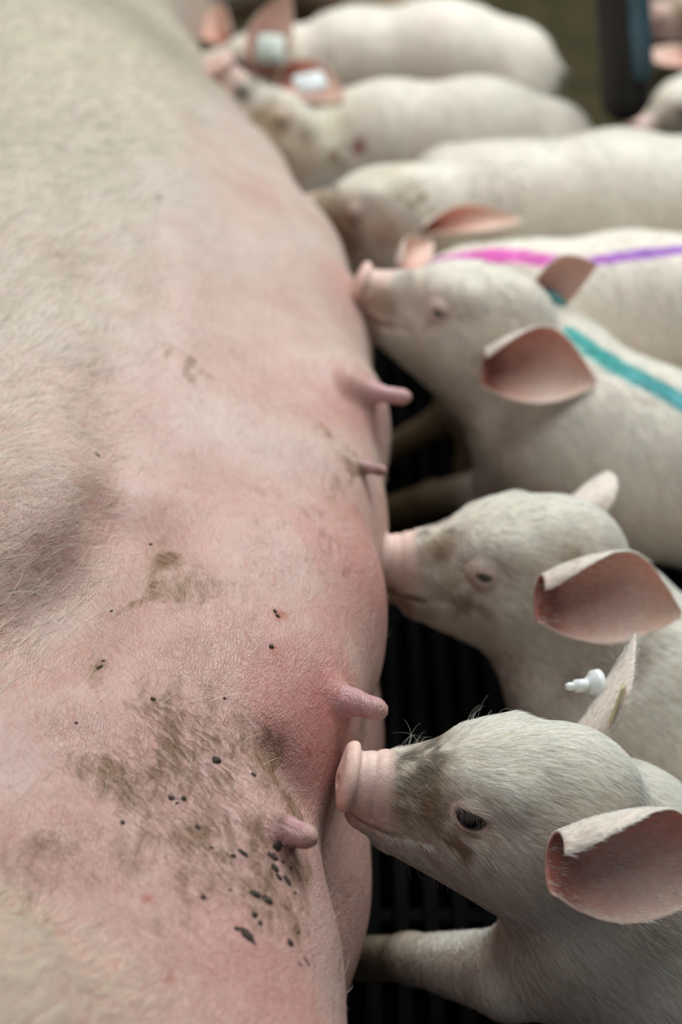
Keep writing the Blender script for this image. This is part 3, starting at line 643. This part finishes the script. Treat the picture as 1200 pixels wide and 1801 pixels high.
    mx(g((.080, .012, -.002), .020) * sstep(.35, .6, nA), br, face_mud * 1.2); mx(g((.060, .024, -.02), .022) * (.1 + 1.3 * sstep(.4, .6, nB)), br, face_mud * .7)
    mx(g((.082, 0, .012), .014) * sstep(.4, .65, nB), dk, face_mud * 1.3); mx(g((.004, .034, .012), .016) * sstep(.35, .7, nB), br, face_mud)
    mx(g((.03, 0, .032), .03) * nA, (.55, .47, .28), face_mud * .8)
    mx(g(EYE_C + np.array([0, .004, 0]), .0125), (.60, .37, .32), .75)
    mx(sstep(.090, .0955, h[:, 0] + (nB - .5) * .006) * inhead * sstep(-.034, -.026, h[:, 2]), (.74, .52, .45), .95)
    mx(sstep(.085, .10, h[:, 0]) * inhead * sstep(-.026, -.034, h[:, 2]), (.62, .40, .36), .7)
    mx(sstep(.108, .111, h[:, 0]) * inhead, (.78, .52, .44), .8)
    mx(np.exp(-((h[:, 2] + .026) / .0024) ** 2) * (h[:, 0] > .085) * inhead, (.50, .20, .20), .6)
    for (c, r) in ((sp[0][0], .03),): pass
    for (px, py, r, c, a) in mud:
        q = march(f, px, py); dd = np.linalg.norm(vs - q, axis=1); mx((1 - sstep(.4, 1.1, dd / r + (nB - .5) * .9)), c, a)
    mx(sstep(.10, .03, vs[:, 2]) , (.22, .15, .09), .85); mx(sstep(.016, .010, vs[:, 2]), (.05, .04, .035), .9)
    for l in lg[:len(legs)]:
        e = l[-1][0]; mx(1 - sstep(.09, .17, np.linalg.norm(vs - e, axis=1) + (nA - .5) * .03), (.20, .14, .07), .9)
    if stripe:
        pts = np.array([march(f, a, b) for a, b, _, _ in stripe['pts']]); wds = [c for _, _, c, _ in stripe['pts']]; cl = [c for _, _, _, c in stripe['pts']]
        bestd = np.full(len(vs), 9.0); bc = np.zeros((len(vs), 3)); bw = np.ones(len(vs))
        for i in range(len(pts) - 1):
            a, b = pts[i], pts[i + 1]; ba = b - a; t = np.clip(((vs - a) @ ba) / (ba @ ba), 0, 1); dd = np.linalg.norm(vs - a - t[:, None] * ba, axis=1)
            k = dd < bestd; bestd[k] = dd[k]; w_ = wds[i] + (wds[i + 1] - wds[i]) * t; bw[k] = w_[k]; cc = np.array(cl[i]) * (1 - t[:, None]) + np.array(cl[i + 1]) * t[:, None]; bc[k] = cc[k]
        m = (1 - sstep(.75, 1.15, bestd / bw + (nB - .5) * .35)) * .92; col = col * (1 - m[:, None]) + bc * m[:, None]
    nb = len(vs); V_ = [vs]; F_ = [fc]; C_ = [col]; N_ = [nor]; o = nb; U_ = [np.zeros(nb)]; IN = [np.zeros(nb)]
    for e in ears:
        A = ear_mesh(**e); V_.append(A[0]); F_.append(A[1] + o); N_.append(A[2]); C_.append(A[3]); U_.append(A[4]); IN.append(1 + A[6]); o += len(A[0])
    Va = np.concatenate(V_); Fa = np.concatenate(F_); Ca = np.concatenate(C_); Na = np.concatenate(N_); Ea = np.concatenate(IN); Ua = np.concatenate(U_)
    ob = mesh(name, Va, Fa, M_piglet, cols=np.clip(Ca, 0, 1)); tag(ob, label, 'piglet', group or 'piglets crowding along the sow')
    # ---- eyes
    for sg in (1, -1):
        c = O + (F * EYE_C[0] + Lf * sg * EYE_C[1] + U * EYE_C[2]) * s
        if sg == -1 and hair < 20000: continue
        nu_, nv_ = 16, 24; q = []
        for i in range(nu_ + 1):
            for j in range(nv_):
                th = math.pi * i / nu_; ph = 2 * math.pi * j / nv_; q.append(c + EYE_R * s * (math.sin(th) * math.cos(ph) * CR + math.sin(th) * math.sin(ph) * CU + math.cos(th) * CB))
        ff = np.array([[i * nv_ + j, i * nv_ + (j + 1) % nv_, (i + 1) * nv_ + (j + 1) % nv_, (i + 1) * nv_ + j] for i in range(nu_) for j in range(nv_)])
        ey = mesh('eye', np.array(q), ff, M_eye, ob); 
        if hair:
            nl = 34; t = np.linspace(-.95, .95, nl); ud = F * .93 + U * .37; vd = -F * .37 + U * .93; lat = Lf * sg
            top = rng.random(nl) < .75; half = lidopen * np.sqrt(np.maximum(1 - t * t * .95, .02))
            rts = c + s * (ud[None] * (t * lidopen * 1.8)[:, None] + vd[None] * (np.where(top, half, -half) * 1.05)[:, None]); rts = c + nrows(rts + lat * s * .0075 - c) * s * .0101
            dr_ = nrows(vd[None] * np.where(top, -.85, -.5)[:, None] + lat[None] * .75 - F[None] * (.35) + rng.normal(0, .12, (nl, 3)))
            add_hair('eyelashes', rts, dr_, nrows(np.tile(lat, (nl, 1)) - dr_ * 0), s * .0058 * (.7 + .5 * rng.random(nl)), .000055, np.array([[.80, .76, .66]] * nl), ey, M_fur, pts=5, droop=.75, curl=.06)
    # ---- fur
    if hair:
        ha = (Va - O) @ R3.T / s
        dn = np.where(Ea == 0, 1.0, np.where(Ea == 1, .7, .14)); dn = dn * (1 - sstep(.088, .094, ha[:, 0]) * ((ha ** 2).sum(1) < .16 ** 2) * (Ea == 0) * (ha[:, 2] > -.024) )
        q = np.stack([ha[:, 0], np.abs(ha[:, 1]), ha[:, 2]], 1) - EYE_C; dn = dn * (sstep(.0075, .012, np.linalg.norm(q, axis=1)) * .9 + .02)
        dn = dn * (ha[:, 0] < .106)
        dn = dn * np.where(((ha ** 2).sum(1) < .12 ** 2), 1.5, 1.0)
        px = 600 + FPX * Va[:, 0] / np.maximum((-(Va - CO) @ CB), .1); dn = dn * (1 - .75 * sstep(1300, 1900, px))
        rt, tr, wt = scatter(Va, Fa, hair, dn); nn = nrows(interp(Na, tr, wt)); hl_ = (rt - O) @ R3.T / s; ea = interp(Ea, tr, wt); cc = interp(Ca, tr, wt)
        # flow: off the snout, over the skull, then along the trunk and down the flank
        wB = sstep(-.02, -.09, hl_[:, 0])[:, None]
        fh = -F[None] * 1.0 - U[None] * (.55 * sstep(.0, -.02, hl_[:, 2]) + .25)[:, None] + Lf[None] * (np.sign(hl_[:, 1]) * .35 * sstep(.02, .09, hl_[:, 0]))[:, None]
        fb = (sp[-1][0] - sp[0][0])[None] / np.linalg.norm(sp[-1][0] - sp[0][0]) * .55 + np.array([[0, 0, -.85]])
        if ears:
            fe = np.zeros_like(fh); k = ea > .5
            for e in ears:
                a_ = nrm(np.asarray(e['tipp']) - np.asarray(e['root'])); kk = k & (np.linalg.norm(rt - np.asarray(e['root']), axis=1) < np.linalg.norm(np.asarray(e['tipp']) - np.asarray(e['root'])) * 1.3); fe[kk] = a_
        fl = nrows(fh) * (1 - wB) + nrows(fb) * wB
        if ears: fl = np.where(k[:, None], fe, fl)
        fl = fl + .55 * np.stack([fbm(rt + i * 7, 48, 2) - .5 for i in range(3)], 1) + rng.normal(0, .13, rt.shape)
        fl = nrows(fl - nn * (fl * nn).sum(1)[:, None])
        ln = .0085 * (1 - .45 * sstep(.03, .09, hl_[:, 0])) * (1 + .35 * wB[:, 0]); ln = np.where(ea > .5, .0045, ln) * (.6 + .7 * rng.random(len(rt))) * s * hair_len
        isd = np.clip((.60 - cc.mean(1)) / .35, 0, 1)[:, None] * (ea < .5)[:, None]
        tn = np.array([.99, .935, .82]) * (1 - isd * .85) + cc * isd * .85
        if stripe is not None:
            sat = (cc.max(1) - cc.min(1)) / np.maximum(cc.max(1), .01); ks = (sat > .55)[:, None]; tn = np.where(ks, cc, tn)
        tn = np.clip(tn * (.68 + .55 * rng.random((len(rt), 1))), 0, 1)
        add_hair('fur', rt, fl, nn, ln, hair_r, tn, ob, M_fur, pts=5, droop=.86, curl=.07)
        if hair > 100000:      # long fine wisps on brow, muzzle top and chin
            wsp = (rng.random(len(rt)) < (.0015 + .022 * ((np.abs(hl_[:, 0] - .050) < .010) & (hl_[:, 2] > .012)) + .012 * ((hl_[:, 0] > .075) & (hl_[:, 2] > .0)) + .005 * ((hl_[:, 0] > .06) & (hl_[:, 2] < -.03)))) & (np.abs(hl_[:, 1]) < .05) & (np.abs(hl_[:, 2]) < .07) & (ea < .5) & (hl_[:, 0] > .02) & (hl_[:, 0] < .1)
            k_ = int(wsp.sum()); add_hair('wisps', rt[wsp], nrows(fl[wsp] + .8 * rng.normal(0, .4, (k_, 3))), nn[wsp], .017 * (.5 + rng.random(k_)), .00004, np.array([.9, .86, .76]), ob, M_fur, pts=7, droop=.45, curl=.35)
    return ob, dict(O=O, F=F, L=Lf, U=U, f=f, s=s)

def E(root, tip_, n, W, curl=1.0, bend=0.0, side=1, marks=(), out=.006): return dict(root=root, tipp=tip_, Nn=V(*n), W=W, curl=curl, bend=bend, side=side, marks=marks, out=out)
WHITE = (.72, .68, .60); BRN = (.30, .20, .11)
import os
ONLY = os.environ.get('ONLY', '')
# A: nearest piglet, bottom right
A, a_ = piglet('nearest white piglet at lower right, dark eye open, snout just short of a teat', (603, 1364, .725), (-1, .07, -.04), (.06, 1, .72), 1.04,
    [(1070, 1500, .770, .043), (1165, 1640, .785, .060), (1340, 1655, .83, .070), (1560, 1660, .88, .070), (1800, 1670, .93, .066)],
    [[(1040, 1640, .765, .040), (900, 1712, .79, .023), (720, 1685, .86, .0130), (590, 1686, .92, .0125), (545, 1690, .945, .014)]],
    [E((996, 1508, None), (1275, 1556, .018), (-.05, .22, 1), .058, .95, -.05, out=.017), E((1020, 1278, .762), (1136, 1132, .785), (.80, -.40, .05), .031, .75, -.12, marks=((.55, .86, .003), (.72, .8, .0025), (.85, .6, .003), (.95, 0, .003)))],
    fine=.0013, hair=150000, hair_r=.000092, mud=((1120, 1640, .02, BRN, .25), (1180, 1640, .03, (.40, .30, .18), .5)), face_mud=1.1)
# B
B, b_ = piglet('white piglet with mud-stained cheek and sleepy eye, sucking, just behind the nearest one', (658, 978, .935), (-.97, -.02, -.05), (.0, 1, .75), 1.12,
    [(1040, 1100, .97, .050), (1100, 1230, .96, .066), (1270, 1290, .96, .074), (1500, 1300, .98, .070), (1700, 1310, 1.0, .065)],
    [],
    [E((968, 1050, None), (1202, 1080, .012), (-.05, .18, 1), .060, .95, -.04, out=.019), E((985, 900, .96), (1055, 822, 1.0), (.75, -.05, -.4), .045, .8, .1)],
    fine=.0019, hair=60000, hair_r=.00011, lidopen=.0026, face_mud=.9, mud=((690, 1050, .014, BRN, .7), (735, 1075, .016, BRN, .6), (780, 960, .012, BRN, .35), (1100, 1160, .02, BRN, .4), (1190, 1200, .02, BRN, .3)))
# C
C, c_ = piglet('white piglet with a teal stripe painted along its back, head raised on the belly', (628, 498, 1.125), (-.97, .22, -.02), (.16, 1, .78), 1.08,
    [(948, 660, 1.165, .054), (1005, 755, 1.155, .066), (1130, 812, 1.15, .071), (1330, 870, 1.16, .070), (1520, 900, 1.18, .066)],
    [[(950, 830, 1.18, .034), (860, 868, 1.24, .021), (760, 878, 1.30, .015), (680, 905, 1.34, .015)]],
    [E((870, 650, None), (1050, 672, .0), (-.05, .2, 1), .060, .95, -.04, out=.020), E((935, 528, 1.14), (1050, 466, 1.15), (.15, -.55, .85), .046, .5, .0)],
    fine=.0026, hair=30000, hair_r=.00014, lidopen=.0024, face_mud=.45, mud=((668, 530, .014, BRN, .55), (648, 575, .016, BRN, .6), (740, 640, .02, (.5, .4, .28), .35)), stripe=dict(pts=[(1005, 585, .008, (.02, .44, .41)), (1030, 607, .011, (.02, .44, .41)), (1065, 632, .012, (.02, .43, .41)), (1130, 668, .011, (.02, .40, .41)), (1215, 716, .010, (.02, .36, .41))]))
# D
D_, d_ = piglet('white piglet with magenta and purple stripe painted on its spine, face hidden', (655, 520, 1.27), (-.98, -.05, -.1), (.05, 1, .75), 1.05,
    [(850, 545, 1.29, .047), (930, 550, 1.28, .058), (1100, 550, 1.28, .066), (1300, 545, 1.29, .068), (1440, 560, 1.30, .062)],
    [[(880, 600, 1.30, .032), (820, 690, 1.32, .02), (770, 745, 1.37, .014), (690, 790, 1.42, .015)]],
    [E((715, 470, 1.22), (762, 425, 1.24), (-.1, .2, 1), .030, 1.0, -.04)],
    fine=.0032, hair=9000, hair_r=.00018, face_mud=.5, stripe=dict(pts=[(760, 462, .006, (.70, .25, .55)), (860, 448, .010, (.72, .04, .44)), (960, 458, .009, (.66, .03, .42)), (1030, 460, .006, (.42, .05, .52)), (1120, 448, .007, (.30, .05, .50)), (1230, 436, .006, (.28, .05, .48))]))
# E
E_, e_ = piglet('large white piglet with a brown muddy face and flat red ear', (508, 372, 1.39), (-.97, -.04, -.12), (.0, 1, .75), 1.12,
    [(800, 372, 1.42, .058), (900, 372, 1.42, .062), (1080, 362, 1.42, .068), (1260, 372, 1.44, .070), (1420, 380, 1.46, .062)],
    [],
    [E((762, 412, None), (918, 388, .0), (.05, .62, .65), .034, 1.1, .0, out=.015)],
    fine=.0034, hair=9000, hair_r=.0002, mud=((560, 370, .025, (.38, .28, .17), .8), (600, 410, .030, (.30, .18, .12), .8), (680, 410, .025, (.45, .24, .18), .7), (540, 400, .02, BRN, .8)), face_mud=1.2, skinpink=.15, lidopen=.0012)
# F
F_, ff_ = piglet('muddy faced piglet pushing its pink snout up over the belly edge, square white ear tag', (374, 112, 1.47), (-.58, .52, .45), (.55, .75, .2), 1.3,
    [(600, 262, 1.57, .050), (680, 250, 1.57, .060), (840, 250, 1.57, .063), (955, 268, 1.58, .058)],
    [],
    [E((505, 150, 1.55), (605, 175, 1.52), (.05, .5, 1), .050, .55, .0)],
    fine=.0034, hair=8000, hair_r=.0002, face_mud=1.2, lidopen=.0012, mud=((630, 255, .012, (.28, .07, .04), .9), (480, 220, .030, (.45, .34, .20), .75), (530, 280, .035, (.42, .28, .17), .7), (470, 290, .030, BRN, .8), (425, 165, .012, (.10, .09, .07), .9), (590, 220, .02, (.55, .47, .30), .5)))
# G
G_, g_ = piglet('farthest of the suckling piglets, pale back, erect pink ear bearing a clear tag', (330, 120, 1.76), (-.98, -.05, -.1), (.05, 1, .75), 1.15,
    [(540, 130, 1.76, .052), (620, 115, 1.76, .062), (780, 110, 1.75, .068), (890, 130, 1.76, .064)],
    [],
    [E((468, 118, 1.70), (508, -12, 1.68), (-.1, .1, 1), .050, .6, .0), E((400, 70, 1.78), (375, 5, 1.82), (-.5, .1, .5), .045, .8, .0)],
    fine=.0036, hair=7000, hair_r=.0002, face_mud=.3, skinpink=.3)
# H, I: right edge
H_, h_ = piglet('pink eared piglet at the right edge behind the hanging bar', (1112, 238, 1.78), (-.75, -.45, .3), (-.1, .9, .6), 1.1,
    [(1330, 180, 1.84, .05), (1420, 170, 1.88, .06), (1560, 160, 1.95, .065)], [],
    [E((1215, 112, 1.72), (1128, 98, 1.68), (-.1, .55, .8), .055, .6, .0)],
    fine=.004, hair=4000, hair_r=.0002, face_mud=.7)
I_, i_ = piglet('pinkish brown piglet in the top right corner beyond the bar', (1148, 22, 2.15), (-.75, -.2, .6), (.0, 1, .4), 1.1,
    [(1330, -20, 2.2, .05), (1430, -30, 2.25, .06), (1560, -30, 2.3, .065)], [],
    [E((1250, -30, 2.12), (1290, -80, 2.12), (-.1, .2, 1), .055, .6, .0)],
    fine=.004, hair=0, face_mud=1.2, cream=(.55, .40, .34))
print('piglets', round(time.time() - T0, 1))
# ---- ear tags and studs
ear_tag(A, P(1087, 1238, .752), V(.86, -.30, .25), V(.42, 1, 0), .016, .021, M_tagtan, False, 'ear_tag', .0009)
b0 = P(1054, 1204, .772); d0 = V(-.92, -.02, .30)
v_, f_ = tube([b0, b0 + d0 * .004, b0 + d0 * .0045, b0 + d0 * .007], [.0085, .0080, .0055, .0050], 24); bt = mesh('tag_button', v_, f_, M_tagwhite, A); bt['label'] = 'white ear tag button'
v_, f_ = tube([b0 + d0 * .006, b0 + d0 * .0145, b0 + d0 * .0147, b0 + d0 * .018, b0 + d0 * .020], [.0038, .0036, .0022, .0023, .0016], 20); mesh('tag_stem', v_, f_, M_tagwhite, bt)
ear_tag(B, P(1030, 888, .985), V(.8, .1, .5), V(.4, 1, 0), .010, .012, M_tagwhite, False)
ear_tag(C, P(972, 530, 1.145), V(.2, -.3, .9), V(.5, .8, 0), .020, .014, M_teal)
ear_tag(F_, P(546, 145, 1.515), V(.05, .5, .9), V(-.25, .9, 0), .034, .026, M_tagwhite)
ear_tag(G_, P(475, 88, 1.675), V(-.05, .1, 1), V(.1, 1, 0), .036, .038, plain('cloudy_tag_plastic', (.52, .55, .48), .4, noise=.3, nscale=60))
# a straw fleck on the nearest piglet's head
tag(crumbs('hay_fleck', [(1024, 1404, .0014, .0005, .1), (1022, 1401, .0006, .0006, 1.2)], plain('straw_fleck', (.42, .30, .04), .6), A, a_['f']), kind='stuff')
print('all', round(time.time() - T0, 1))
